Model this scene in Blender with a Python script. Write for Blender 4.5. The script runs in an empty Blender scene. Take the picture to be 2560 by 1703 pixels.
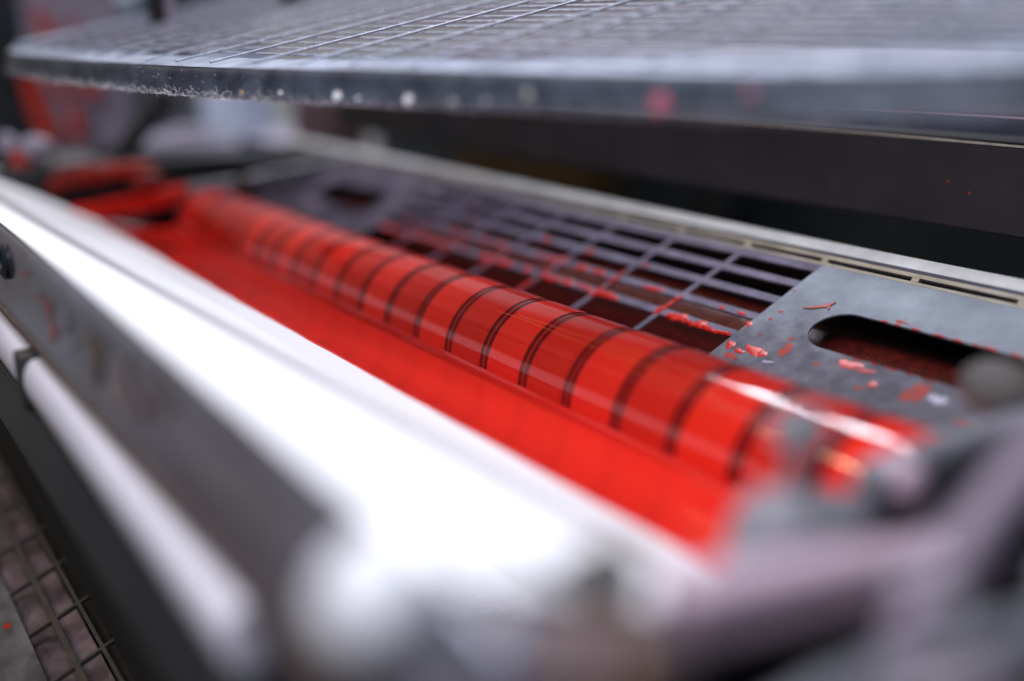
import bpy, math, random
from mathutils import Vector, Matrix
random.seed(7)
SC = bpy.context.scene
COL = SC.collection
R = math.radians

# ------------------------------------------------------------------ camera
# world: x runs across the press, y along its rollers, z up; the lens stands at the origin
CAM_R = Vector((0.81096, -0.58510, 0.0))
CAM_U = Vector((0.17324, 0.24011, 0.95516))
CAM_F = Vector((0.55887, 0.77460, -0.29608))
cam = bpy.data.cameras.new('camera')
cam.lens = 35; cam.sensor_width = 36
cam.clip_start = 0.01; cam.clip_end = 60
cam.dof.use_dof = True
cam.dof.focus_distance = 0.5
cam.dof.aperture_fstop = 1.5
cam.dof.aperture_blades = 0
cam_o = bpy.data.objects.new('camera', cam)
COL.objects.link(cam_o)
m3 = Matrix((CAM_R, CAM_U, -CAM_F)).transposed()
cam_o.matrix_world = m3.to_4x4()
SC.camera = cam_o

# ------------------------------------------------------------------ ambient light of the hall
w = bpy.data.worlds.new('World'); SC.world = w; w.use_nodes = True
w.node_tree.nodes['Background'].inputs[0].default_value = (0.76, 0.80, 1.25, 1)
w.node_tree.nodes['Background'].inputs[1].default_value = 0.04

# ------------------------------------------------------------------ lamps (panel rows 3 m above the press, then added fill lights)
def lamp(x, y, z, sx, sy, power, col):
    l = bpy.data.lights.new('area_lamp', 'AREA')
    l.shape = 'RECTANGLE'; l.size = sx; l.size_y = sy; l.energy = power; l.color = col
    o = bpy.data.objects.new('area_lamp', l); COL.objects.link(o)
    o.location = (x, y, z)
COOL = (0.87, 0.90, 1.0); WARM = (1.0, 0.78, 0.5)
for k in range(4):                         # row of fixtures beyond the far side, mirrored in the near end of the roller
    lamp(2.1, 1.56 + k * 0.44, 3.07, 0.72, 0.37, 44, COOL)
for y, L in ((2.93, .40), (2.28, .34)):
    lamp(-1.45, y, 3.07, 0.30, L, 17, WARM)
lamp(-0.10, 0.05, 0.54, 0.30, 0.60, 7.5, COOL)   # added low fill light, unseen, so brightness falls off along the press
lamp(-2.2, 1.3, 2.2, 0.6, 0.6, 5, COOL)      # added unseen fill light for the fronts of the background things

sl = bpy.data.lights.new('fill_spot', 'SPOT'); sl.energy = 48; sl.spot_size = R(25); sl.spot_blend = .5; sl.shadow_soft_size = .06; sl.color = COOL
so = bpy.data.objects.new('fill_spot', sl); COL.objects.link(so); so.location = (-.6, .55, 1.0)   # added unseen spot to brighten the shelf beyond the far end
so.rotation_euler = (Vector((.36, 1.38, .03)) - so.location).to_track_quat('-Z', 'Y').to_euler()
SC.view_settings.view_transform = 'Standard'
SC.view_settings.look = 'None'
SC.view_settings.exposure = 0
SC.view_settings.gamma = 1
SC.cycles.max_bounces = 8
SC.cycles.glossy_bounces = 5
SC.cycles.caustics_reflective = False
SC.cycles.caustics_refractive = False
SC.cycles.sample_clamp_indirect = 4.0
try:
    SC.cycles.use_denoising = True
except Exception:
    pass

# ------------------------------------------------------------------ materials
def mat(name, c1, c2=None, rough=0.5, metal=0.0, scale=40, bump=0.0, bscale=None, stretch=(1, 1, 1),
        c3=None, spec=0.5, coat=0.0, rvar=0.0, detail=5, lo=0.35, hi=0.65):
    m = bpy.data.materials.new(name); m.use_nodes = True
    nt = m.node_tree; N = nt.nodes; Lk = nt.links
    b = N['Principled BSDF']
    b.inputs['Roughness'].default_value = rough
    b.inputs['Metallic'].default_value = metal
    b.inputs['Specular IOR Level'].default_value = spec
    b.inputs['Coat Weight'].default_value = coat
    b.inputs['Coat Roughness'].default_value = 0.05
    tc = N.new('ShaderNodeTexCoord'); mp = N.new('ShaderNodeMapping')
    mp.inputs['Scale'].default_value = stretch
    Lk.new(tc.outputs['Object'], mp.inputs['Vector'])
    nz = N.new('ShaderNodeTexNoise'); nz.inputs['Scale'].default_value = scale
    nz.inputs['Detail'].default_value = detail; nz.inputs['Roughness'].default_value = 0.6
    Lk.new(mp.outputs[0], nz.inputs['Vector'])
    cr = N.new('ShaderNodeValToRGB')
    cr.color_ramp.elements[0].position = lo; cr.color_ramp.elements[1].position = hi
    cr.color_ramp.elements[0].color = (*c1, 1); cr.color_ramp.elements[1].color = (*(c2 or c1), 1)
    if c3:
        e = cr.color_ramp.elements.new((lo + hi) / 2); e.color = (*c3, 1)
    Lk.new(nz.outputs['Fac'], cr.inputs['Fac'])
    Lk.new(cr.outputs['Color'], b.inputs['Base Color'])
    if rvar:
        mr = N.new('ShaderNodeMapRange'); mr.inputs['To Min'].default_value = max(0.02, rough - rvar)
        mr.inputs['To Max'].default_value = min(1, rough + rvar)
        mr.inputs['From Min'].default_value = 0.3; mr.inputs['From Max'].default_value = 0.7
        Lk.new(nz.outputs['Fac'], mr.inputs['Value']); Lk.new(mr.outputs[0], b.inputs['Roughness'])
    if bump:
        n2 = N.new('ShaderNodeTexNoise'); n2.inputs['Scale'].default_value = bscale or scale * 3
        n2.inputs['Detail'].default_value = 4
        Lk.new(mp.outputs[0], n2.inputs['Vector'])
        bp = N.new('ShaderNodeBump'); bp.inputs['Strength'].default_value = bump
        bp.inputs['Distance'].default_value = 0.001
        Lk.new(n2.outputs['Fac'], bp.inputs['Height']); Lk.new(bp.outputs[0], b.inputs['Normal'])
    return m

M = {}
M['ink'] = mat('wet_red_ink', (.58, .016, .011), (.67, .023, .014), rough=.13, scale=9, bump=.10, bscale=22, stretch=(2, .15, 2), spec=.3)
M['ink_bright'] = mat('red_ink_film', (.64, .020, .011), (.76, .029, .015), rough=.02, scale=18, bump=.005, bscale=60, stretch=(3, .1, 3), spec=.36)
M['ink_dull'] = mat('thin_red_ink_film', (.48, .017, .010), (.60, .023, .012), rough=.02, scale=18, bump=.005, bscale=60, stretch=(3, .1, 3), spec=.36)
M['ink_line'] = mat('dark_ink_groove', (.085, .004, .005), (.12, .006, .007), rough=.14, scale=60)
M['ink_splash'] = mat('ink_splash', (.50, .012, .008), (.66, .024, .012), rough=.3, scale=90, bump=.1, bscale=300, spec=.16)
M['ink_thin'] = mat('dried_ink', (.30, .022, .012), (.44, .035, .018), rough=.5, scale=120, spec=.12)
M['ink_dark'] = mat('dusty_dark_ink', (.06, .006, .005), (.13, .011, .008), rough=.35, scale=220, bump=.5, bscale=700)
M['ink_dried'] = mat('dark_dried_ink', (.12, .010, .008), (.34, .020, .012), rough=.45, scale=60, spec=.2)
M['foil'] = mat('white_foil', (.84, .85, .88), (.90, .90, .92), rough=.6, scale=12, bump=.03, bscale=35, stretch=(3, .5, 3))
M['chrome'] = mat('polished_steel', (.28, .20, .23), (.50, .55, .68), rough=.15, metal=.86, scale=8, bump=.04, bscale=24, stretch=(1, .6, 1), rvar=.1)  # pink and blue mottling stands in for reflections
M['chrome_rim'] = mat('worn_steel_rim', (.50, .47, .45), (.72, .69, .68), rough=.26, metal=1, scale=40)
M['lilac_paint'] = mat('pale_lilac_paint', (.74, .71, .80), (.84, .81, .90), rough=.38, scale=20, bump=.1)
M['slate'] = mat('dark_slate_paint', (.012, .016, .022), (.026, .029, .030), spec=.25, rough=.4, scale=8, bump=.1, bscale=50)
M['plate'] = mat('stained_steel', (.12, .135, .18), (.34, .39, .45), rough=.6, metal=0.0, spec=.25, scale=30, bump=.22, bscale=500, c3=(.22, .255, .31), rvar=.1, detail=9, lo=.28, hi=.72)
def stain(m):                              # violet ink haze wiped over the side of the plate that faces the roller
    nt = m.node_tree; N = nt.nodes; b = N['Principled BSDF']; src = b.inputs['Base Color'].links[0].from_socket
    tc = N.new('ShaderNodeTexCoord'); sx = N.new('ShaderNodeSeparateXYZ'); nt.links.new(tc.outputs['Object'], sx.inputs[0])
    nz = N.new('ShaderNodeTexNoise'); nz.inputs['Scale'].default_value = 34; nz.inputs['Detail'].default_value = 9; nz.inputs['Roughness'].default_value = .68
    nt.links.new(tc.outputs['Object'], nz.inputs['Vector'])
    a = N.new('ShaderNodeMath'); a.operation = 'MULTIPLY_ADD'; a.inputs[1].default_value = .075; nt.links.new(nz.outputs['Fac'], a.inputs[0]); nt.links.new(sx.outputs['X'], a.inputs[2])
    mr = N.new('ShaderNodeMapRange'); mr.inputs['From Min'].default_value = .018; mr.inputs['From Max'].default_value = .052
    mr.inputs['To Min'].default_value = .88; mr.inputs['To Max'].default_value = 0; nt.links.new(a.outputs[0], mr.inputs['Value'])
    n2 = N.new('ShaderNodeTexNoise'); n2.inputs['Scale'].default_value = 120; n2.inputs['Detail'].default_value = 8; nt.links.new(tc.outputs['Object'], n2.inputs['Vector'])
    cr = N.new('ShaderNodeValToRGB'); cr.color_ramp.elements[0].color = (.040, .032, .055, 1); cr.color_ramp.elements[1].color = (.135, .118, .16, 1)
    cr.color_ramp.elements[0].position = .35; cr.color_ramp.elements[1].position = .65; nt.links.new(n2.outputs['Fac'], cr.inputs[0])
    mx = N.new('ShaderNodeMix'); mx.data_type = 'RGBA'
    nt.links.new(mr.outputs[0], mx.inputs['Factor']); nt.links.new(src, mx.inputs['A']); nt.links.new(cr.outputs[0], mx.inputs['B'])
    nt.links.new(mx.outputs['Result'], b.inputs['Base Color'])
stain(M['plate'])
M['plate_bar'] = mat('violet_stained_steel', (.085, .070, .115), (.17, .145, .22), rough=.6, metal=0.0, spec=.25, scale=60, bump=.2, bscale=400)
M['plate_far'] = mat('shaded_steel', (.03, .024, .036), (.15, .12, .18), rough=.6, spec=.2, scale=22, c3=(.07, .056, .085))  # darker copy of the plate steel, carrying the shadow of the end bar
M['cream'] = mat('cream_steel', (.28, .27, .24), (.42, .41, .38), rough=.4, metal=.3, scale=50, bump=.1)
M['white_strip'] = mat('pale_grey_strip', (.48, .48, .49), (.64, .64, .65), rough=.5, scale=60)
M['blue_line'] = mat('blue_black_seal', (.020, .026, .060), (.035, .045, .10), rough=.4, scale=60)
M['beam'] = mat('charcoal_beam', (.010, .010, .013), (.020, .018, .023), rough=.42, scale=25, bump=.15, bscale=350)
M['beam_edge'] = mat('pale_beam_edge', (.22, .20, .18), (.36, .33, .30), rough=.5, scale=300)
M['black'] = mat('black_interior', (.006, .007, .008), (.010, .011, .013), rough=.6, scale=20)  # near-black colour also stands in for shade in open voids
M['dark_teal'] = mat('dark_void_teal', (.010, .016, .019), (.020, .027, .030), rough=.5, scale=10)
M['guard'] = mat('dusty_blue_grey_steel', (.030, .037, .052), (.085, .10, .14), rough=.42, metal=.2, scale=60, bump=.3, bscale=500)
M['wire'] = mat('dusty_wire', (.34, .37, .46), (.56, .60, .72), rough=.45, metal=.35, scale=200, bump=.4, bscale=900)
M['flange'] = mat('dust_covered_steel', (.22, .24, .31), (.50, .54, .66), rough=.55, metal=.2, scale=45, bump=.4, bscale=600)
M['lint'] = mat('white_lint', (.70, .68, .68), (.82, .80, .80), rough=.9, scale=100)
M['ochre'] = mat('ochre_paint', (.50, .24, .03), (.60, .30, .05), rough=.6, scale=100)
M['pinkfleck'] = mat('pink_ink_fleck', (.42, .09, .14), (.50, .12, .18), rough=.4, scale=100)
M['mauve'] = mat('mauve_grey_paint', (.40, .285, .35), (.58, .44, .52), rough=.55, scale=25, bump=.15)
M['grey_metal'] = mat('grey_cast_metal', (.13, .13, .15), (.24, .24, .27), rough=.5, metal=.3, scale=30, bump=.2)
M['knob'] = mat('pale_grey_knob', (.17, .165, .19), (.26, .25, .28), rough=.6, metal=.1, scale=60)
M['worn_knob'] = mat('worn_beige_knob', (.085, .075, .070), (.15, .135, .125), rough=.6, spec=.25, scale=50)
M['white_knob'] = mat('white_plastic', (.70, .70, .74), (.76, .76, .80), rough=.35, scale=40)
M['brass'] = mat('brown_brass', (.30, .15, .05), (.40, .22, .09), rough=.35, metal=.4, scale=60)
M['slotted'] = mat('smeared_grey_plate', (.030, .027, .028), (.17, .155, .17), rough=.55, metal=.2, scale=24, c3=(.06, .056, .06), stretch=(1, .5, 1), bump=.3, bscale=200, detail=9)
M['slot_bar'] = mat('dull_brown_steel', (.030, .027, .025), (.060, .052, .048), rough=.5, metal=.2, scale=80)
M['brown_mauve'] = mat('brown_mauve_paint', (.075, .056, .062), (.12, .092, .10), rough=.5, scale=30)
M['bronze'] = mat('bronze_reflection', (.16, .11, .09), (.28, .21, .18), rough=.4, metal=.5, scale=50)
M['lilac_grey'] = mat('lilac_grey_paint', (.15, .115, .155), (.25, .20, .26), rough=.5, scale=25)
M['face_reflection'] = mat('mauve_reflection', (.17, .12, .13), (.26, .20, .21), rough=.4, scale=40)  # colour of the pinkish reflections painted on the face
M['amber'] = mat('amber_reflection', (.75, .13, .03), (.80, .20, .06), rough=.2, scale=60)
M['rose'] = mat('rose_stained_paper', (.03, .020, .022), (.22, .15, .16), rough=.8, scale=30, c3=(.11, .075, .08), detail=7)
M['wall'] = mat('hall_wall', (.34, .34, .33), (.40, .40, .38), rough=.8, scale=1.5)
M['floor'] = mat('hall_floor', (.26, .25, .26), (.36, .35, .36), rough=.5, scale=3)
M['smeared'] = mat('mauve_smeared_panel', (.16, .13, .17), (.26, .22, .28), rough=.6, scale=14)
M['cabinet'] = mat('grey_cabinet', (.20, .21, .23), (.27, .28, .30), rough=.6, scale=6)
M['can'] = mat('pale_blue_can', (.46, .52, .66), (.56, .62, .76), rough=.5, scale=10)
M['shelf'] = mat('lilac_shelf', (.28, .25, .32), (.36, .33, .40), rough=.5, scale=10)
M['rosebox'] = mat('brown_rose_box', (.16, .09, .10), (.22, .13, .14), rough=.6, scale=10)
M['paleblue'] = mat('far_light_blue', (.70, .85, .95), (.75, .90, 1.0), rough=.6, scale=5)
M['ochre_dark'] = mat('dim_ochre', (.07, .04, .012), (.10, .06, .02), rough=.6, scale=10)
M['violetfleck'] = mat('violet_ink_fleck', (.12, .08, .20), (.20, .15, .30), rough=.4, scale=100)
M['pink_skin'] = mat('pink_ink_skin', (.40, .10, .075), (.50, .17, .13), rough=.6, spec=.1, scale=200)

# ------------------------------------------------------------------ mesh builder
class MB:
    def __init__(s): s.v = []; s.f = []
    def add(s, vs, fs):
        o = len(s.v); s.v += [Vector(p) for p in vs]; s.f += [tuple(i + o for i in f) for f in fs]; return s
    def box(s, x0, x1, y0, y1, z0, z1):
        return s.add([(x0,y0,z0),(x1,y0,z0),(x1,y1,z0),(x0,y1,z0),(x0,y0,z1),(x1,y0,z1),(x1,y1,z1),(x0,y1,z1)],
                     [(3,2,1,0),(4,5,6,7),(0,1,5,4),(1,2,6,5),(2,3,7,6),(3,0,4,7)])
    def obox(s, c, ax, ay, az, hx, hy, hz):
        c = Vector(c); P = []
        for sz in (-1, 1):
            for sx, sy in ((-1,-1),(1,-1),(1,1),(-1,1)):
                P.append(c + ax*hx*sx + ay*hy*sy + az*hz*sz)
        return s.add(P, [(3,2,1,0),(4,5,6,7),(0,1,5,4),(1,2,6,5),(2,3,7,6),(3,0,4,7)])
    def prism(s, prof, y0, y1):            # profile in (x, z), run along y
        n = len(prof)
        vs = [(x, y0, z) for x, z in prof] + [(x, y1, z) for x, z in prof]
        fs = [(i, (i+1) % n, n+(i+1) % n, n+i) for i in range(n)]
        fs += [tuple(range(n-1, -1, -1)), tuple(range(n, 2*n))]
        return s.add(vs, fs)
    def prism_y(s, prof, ax, y0, y1):      # profile in (x, z) with another name kept for clarity
        return s.prism(prof, y0, y1)
    def cyl(s, p0, p1, r0, r1=None, n=24, cap=True):
        p0 = Vector(p0); p1 = Vector(p1); r1 = r0 if r1 is None else r1
        d = (p1 - p0).normalized(); a = d.orthogonal().normalized(); b = d.cross(a)
        vs = []
        for p, r in ((p0, r0), (p1, r1)):
            for i in range(n):
                t = 2*math.pi*i/n; vs.append(p + a*math.cos(t)*r + b*math.sin(t)*r)
        fs = [(i, (i+1) % n, n+(i+1) % n, n+i) for i in range(n)]
        if cap: fs += [tuple(range(n-1, -1, -1)), tuple(range(n, 2*n))]
        return s.add(vs, fs)
    def tube(s, pts, r, n=10, sq=None):    # swept along a polyline
        pts = [Vector(p) for p in pts]; N = len(pts); vs = []; fs = []
        up = Vector((0, 0, 1))
        for k, p in enumerate(pts):
            d = (pts[min(k+1, N-1)] - pts[max(k-1, 0)]).normalized()
            a = d.cross(up)
            a = a.normalized() if a.length > 1e-4 else d.orthogonal().normalized()
            b = a.cross(d)
            ring = sq if sq else [(math.cos(2*math.pi*i/n)*r, math.sin(2*math.pi*i/n)*r) for i in range(n)]
            for (u, v) in ring: vs.append(p + a*u + b*v)
        m = len(sq) if sq else n
        for k in range(N-1):
            for i in range(m):
                fs.append((k*m+i, k*m+(i+1) % m, (k+1)*m+(i+1) % m, (k+1)*m+i))
        fs += [tuple(range(m-1, -1, -1)), tuple((N-1)*m+i for i in range(m))]
        return s.add(vs, fs)
    def lathe(s, base, axis, prof, n=28):  # profile (r, h) along an axis
        base = Vector(base); d = Vector(axis).normalized(); a = d.orthogonal().normalized(); b = d.cross(a)
        vs = []; fs = []; m = len(prof)
        for r, h in prof:
            for i in range(n):
                t = 2*math.pi*i/n; vs.append(base + d*h + a*math.cos(t)*r + b*math.sin(t)*r)
        for k in range(m-1):
            for i in range(n):
                fs.append((k*n+i, k*n+(i+1) % n, (k+1)*n+(i+1) % n, (k+1)*n+i))
        fs += [tuple(range(n-1, -1, -1)), tuple((m-1)*n+i for i in range(n))]
        return s.add(vs, fs)
    def grid(s, rows):                     # rows of points -> sheet
        n = len(rows[0]); vs = [p for r in rows for p in r]; fs = []
        for k in range(len(rows)-1):
            for i in range(n-1):
                fs.append((k*n+i, k*n+i+1, (k+1)*n+i+1, (k+1)*n+i))
        return s.add(vs, fs)

WL = {}
def link(o, parent=None, loc=(0, 0, 0)):
    COL.objects.link(o)
    loc = Vector(loc)
    if parent is not None:
        o.parent = parent; o.location = loc - WL[parent.name]
    else:
        o.location = loc
    WL[o.name] = loc
    return o
def thing(name, label, cat, loc=(0, 0, 0), group=None):
    o = bpy.data.objects.new(name, None); o.empty_display_size = .01
    link(o, None, loc); tag(o, label, cat, group); return o
def tag(o, label, cat, group=None, kind=None):
    if label: o['label'] = label
    if cat: o['category'] = cat
    if group: o['group'] = group
    if kind: o['kind'] = kind
    return o
def mesh(name, mb, m, origin=(0, 0, 0), smooth=40):
    me = bpy.data.meshes.new(name); og = Vector(origin)
    me.from_pydata([tuple(p - og) for p in mb.v], [], mb.f); me.update()
    import bmesh
    bm = bmesh.new(); bm.from_mesh(me); bmesh.ops.recalc_face_normals(bm, faces=bm.faces); bm.to_mesh(me); bm.free()
    if smooth:
        me.polygons.foreach_set('use_smooth', [True]*len(me.polygons)); me.set_sharp_from_angle(angle=R(smooth))
    me.materials.append(m); return me
def part(name, mb, m, parent=None, bevel=0, smooth=40, origin=None):
    if origin is None:
        origin = WL[parent.name] if parent is not None else sum(mb.v, Vector())/len(mb.v)
    o = bpy.data.objects.new(name, mesh(name, mb, m, origin, smooth))
    link(o, parent, origin)
    if bevel:
        b = o.modifiers.new('edge', 'BEVEL'); b.width = bevel; b.segments = 3; b.limit_method = 'ANGLE'; b.angle_limit = R(40)
    return o
def dup(o, parent, loc):
    c = o.copy(); link(c, parent, loc); return c
def at(px, py, z):                         # where a photograph point lies, z times the focus distance away (measuring aid)
    k = 35/36*2560
    return (CAM_R*((px-1280)/k) + CAM_U*((851.5-py)/k) + CAM_F) * (z*.5)
def hash_noise(t, seed=0):
    return (math.sin(t*1.0+seed) + .6*math.sin(t*2.3+seed*1.7+1) + .35*math.sin(t*5.1+seed*.3+2))/1.95

# ------------------------------------------------------------------ setting
f = MB().box(-4, 6, -4, 9, -1.15, -1.10); fl = part('floor', f, M['floor']); fl['kind'] = 'structure'
f = MB().box(-4, 6, 4.2, 4.3, -1.10, 4.5); wl = part('wall', f, M['wall']); wl['kind'] = 'structure'

# ------------------------------------------------------------------ ink fountain roller
CX, CZ, RR = 0.2968, -0.1630, 0.03225
roller = thing('fountain_roller', 'long glossy red inked roller with pairs of dark rings, lying beside the red ink pool', 'ink roller', (CX, .5125, CZ))
part('core', MB().cyl((CX, .158, CZ), (CX, .866, CZ), RR-.0012, n=96), M['ink_dull'], roller, bevel=.001)
part('shaft', MB().cyl((CX, .12, CZ), (CX, .93, CZ), .011, n=32), M['grey_metal'], roller)
PITCH, W2 = 0.0330, 0.0034
def shell(L, r): return MB().cyl((0, -L/2, 0), (0, L/2, 0), r, n=96, cap=False)
bl = PITCH - 2*W2
bm_ = mesh('ink_band', shell(bl, RR), M['ink_bright']); bd_ = mesh('ink_band', shell(bl, RR-.00005), M['ink_dull'])
ll_ = mesh('ink_ring', shell(.0029, RR-.0003), M['ink_line']); lg_ = mesh('ink_ridge', shell(.0010, RR-.0001), M['ink_dull'])
def put(me, name, parent, loc):
    o = bpy.data.objects.new(name, me); link(o, parent, loc); return o
for k in range(-7, 15):
    y = .3918 + k*PITCH
    if y > .865: break
    for s in (-1, 1): put(ll_, 'ink_ring', roller, (CX, y + s*.0019, CZ))
    put(lg_, 'ink_ridge', roller, (CX, y, CZ))
    yb = y - PITCH/2
    if yb - bl/2 > .155: put(bm_ if k % 2 == 0 else bd_, 'ink_band', roller, (CX, yb, CZ))

for ang, y0, y1 in ((122, .25, .40), (117, .28, .385), (129, .19, .30), (112, .22, .33)):   # fine amber lines laid on the film as painted reflections
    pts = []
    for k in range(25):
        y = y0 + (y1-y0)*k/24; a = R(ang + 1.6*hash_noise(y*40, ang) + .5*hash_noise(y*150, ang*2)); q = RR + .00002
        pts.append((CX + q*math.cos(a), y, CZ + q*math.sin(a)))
    part('reflection_line', MB().tube(pts, .00011, n=5), M['amber'], roller, smooth=60)

# ------------------------------------------------------------------ white foil lining the fountain, and the ink on it
NY = 90
def sheet(prof, y0, y1, jitter, thick):
    rows = []; lows = []
    for k in range(NY+1):
        y = y0 + (y1-y0)*k/NY; r = []; lo = []
        for i, (x, z) in enumerate(prof):
            dx, dz = jitter(i, y)
            r.append((x+dx, y, z+dz)); lo.append((x+dx, y, z+dz-thick))
        rows.append(r + lo[::-1] + [r[0]])
    mb = MB().grid(rows)
    n = len(rows[0])
    mb.f.append(tuple(range(n-2, -1, -1))); mb.f.append(tuple(NY*n + i for i in range(n-1)))
    return mb
fp = [(.0808, -.0908), (.0838, -.0894), (.0880, -.0910), (.095, -.0949), (.106, -.1012), (.120, -.1087), (.135, -.1167), (.150, -.1247),
      (.162, -.1311), (.1655, -.1328), (.167, -.1338), (.180, -.1407), (.195, -.1487), (.207, -.1550), (.225, -.163), (.262, -.1735)]
def fj(i, y):
    return 0, (.00022*hash_noise(y*26 + i*.6, i*.25) if 2 < i < 13 else 0) + (.0004*(.5+.5*hash_noise(y*14, 4)) if i in (9,) else 0)
foil = part('foil_liner', sheet(fp, .1268, 1.16, fj, .0004), M['foil'], None)
tag(foil, 'smooth white plastic foil sloping down from the chrome rim into the red ink', 'plastic sheet')
ip = [(.2035, -.1526), (.2050, -.1529), (.2075, -.1541), (.213, -.1562), (.222, -.1586), (.234, -.1609), (.248, -.1628),
      (.257, -.1638), (.2615, -.1638), (.2640, -.1628), (.2648, -.1612)]
def ij(i, y):
    e = .0009*hash_noise(y*60, 2) + .0006*hash_noise(y*190, 5) + .0012*hash_noise(y*17, 1)
    return (e*max(0, 1-i/3.5), .00012*hash_noise(y*22+i*.8, 3) + max(0, 1-i/3.5)*-e*.5)
pool = part('ink_pool', sheet(ip, .152, .874, ij, .010), M['ink'], None)
tag(pool, 'pool of wet bright red ink lying between the white foil and the roller', 'ink')

# ------------------------------------------------------------------ polished front of the fountain
front = thing('ink_fountain', 'polished steel fountain front with lilac rail and dark panel, left of the white foil', 'ink fountain', (.08, .5, -.125))
pr = []
for a in range(0, 200, 20):
    t = R(a); pr.append((.0838 + .0034*math.cos(t), -.0935 + .0034*math.sin(t)))
part('rim', MB().prism(pr + [(.0822, -.0975), (.0858, -.0975)], .118, 1.15), M['chrome_rim'], front)
part('face_plate', MB().prism([(.0806, -.0918), (.0788, -.0926), (.0773, -.0946), (.0764, -.0978), (.0760, -.1020), (.0757, -.1120), (.0748, -.1165), (.0722, -.1205), (.0708, -.1232), (.0720, -.1255), (.083, -.1262), (.0845, -.0960)], .112, 1.14), M['chrome'], front, bevel=.0012)
kb = MB().lathe((.0785, .516, -.1045), (-1, 0, .12), [(.0075, 0), (.0085, .001), (.0085, .004), (.0062, .0055), (.0058, .0025), (.002, .0025)])
part('bolt', kb, M['slate'], front)
def face_patch(name, parent, m, pts, off=.0006):
    mb = MB()
    mb.add(pts + [sum((Vector(p) for p in pts), Vector())/len(pts) + Vector((-off, 0, 0))],
           [(i, (i+1) % len(pts), len(pts)) for i in range(len(pts))])
    return part(name, mb, m, parent)
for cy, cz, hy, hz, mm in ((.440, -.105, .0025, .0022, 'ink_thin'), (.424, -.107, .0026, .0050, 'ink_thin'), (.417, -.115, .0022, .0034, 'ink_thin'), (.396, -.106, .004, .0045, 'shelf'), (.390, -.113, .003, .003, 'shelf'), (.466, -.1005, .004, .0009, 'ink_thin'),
                            (.352, -.1075, .010, .0085, 'bronze'), (.318, -.1095, .016, .0085, 'face_reflection'), (.285, -.1045, .010, .004, 'face_reflection')):  # these brown and mauve patches paint reflections onto the steel
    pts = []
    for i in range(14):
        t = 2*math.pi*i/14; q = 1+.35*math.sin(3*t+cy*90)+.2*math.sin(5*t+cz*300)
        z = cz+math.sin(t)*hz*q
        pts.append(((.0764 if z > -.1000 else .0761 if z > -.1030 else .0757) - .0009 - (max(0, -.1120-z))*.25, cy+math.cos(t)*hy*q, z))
    face_patch('smear_and_reflection', front, M[mm], pts)

pr = []
for k in range(11):
    t = R(90 + 180*k/10); pr.append((.0725 + .0062*math.cos(t), -.1462 + .0108*math.sin(t)))
rail = part('lower_rail', MB().prism(pr + [(.082, -.157), (.082, -.1335)], .214, 1.12), M['lilac_paint'], front, bevel=.002)
part('clip', MB().box(.0650, .080, .454, .464, -.1585, -.1325), M['slot_bar'], rail, bevel=.002)
part('lower_panel', MB().prism([(.068, -.1585), (.0660, -.172), (.0645, -.1870), (.067, -.1890), (.085, -.1890), (.085, -.1585)], .04, 1.2), M['slate'], front, bevel=.0015)
part('back_sheet', MB().box(.0775, .084, .06, 1.14, -.1583, -.1268), M['brown_mauve'], front)
part('lower_lip', MB().prism([(.0712, -.1246), (.0702, -.1265), (.0715, -.1284), (.0790, -.1284), (.0790, -.1266), (.0725, -.1258)], .112, 1.14), M['bronze'], front, bevel=.0006)

# ------------------------------------------------------------------ slotted sheets: a plane of (u, y) with its normal
def uvframe(p0, tilt):
    p0 = Vector(p0); t = R(tilt)
    c = Vector((math.cos(t), 0, math.sin(t))); n = Vector((-math.sin(t), 0, math.cos(t)))
    def P(u, y, wn=0.0):
        q = p0 + c*u + n*wn; return Vector((q.x, y, q.z))
    return P
P1 = uvframe((.4091, 0, -.1362), 22)       # upper plate
P2 = uvframe((.0690, 0, -.2920), 21)       # lower plate
def cellsheet(P, us, ys, holes, th, mb=None):
    mb = mb or MB()
    nu, ny = len(us)-1, len(ys)-1
    solid = lambda i, j: 0 <= i < nu and 0 <= j < ny and (i, j) not in holes
    idx = {}
    def V(i, j, top):
        k = (i, j, top)
        if k not in idx:
            idx[k] = len(mb.v); mb.v.append(P(us[i], ys[j], 0 if top else -th))
        return idx[k]
    for i in range(nu):
        for j in range(ny):
            if not solid(i, j): continue
            mb.f.append((V(i,j,1), V(i+1,j,1), V(i+1,j+1,1), V(i,j+1,1)))
            mb.f.append((V(i,j+1,0), V(i+1,j+1,0), V(i+1,j,0), V(i,j,0)))
            for (a, b, di, dj) in (((i,j),(i+1,j),0,-1), ((i+1,j),(i+1,j+1),1,0), ((i+1,j+1),(i,j+1),0,1), ((i,j+1),(i,j),-1,0)):
                if not solid(i+di, j+dj):
                    mb.f.append((V(*a,1), V(*a,0), V(*b,0), V(*b,1)))
    return mb
def bar_piece(P, u0, u1, y0, y1, th):
    vs = [P(u,y,wn) for wn in (-th, 0) for (u,y) in ((u0,y0),(u1,y0),(u1,y1),(u0,y1))]
    return MB().add(vs, [(3,2,1,0),(4,5,6,7),(0,1,5,4),(1,2,6,5),(2,3,7,6),(3,0,4,7)])
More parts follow.
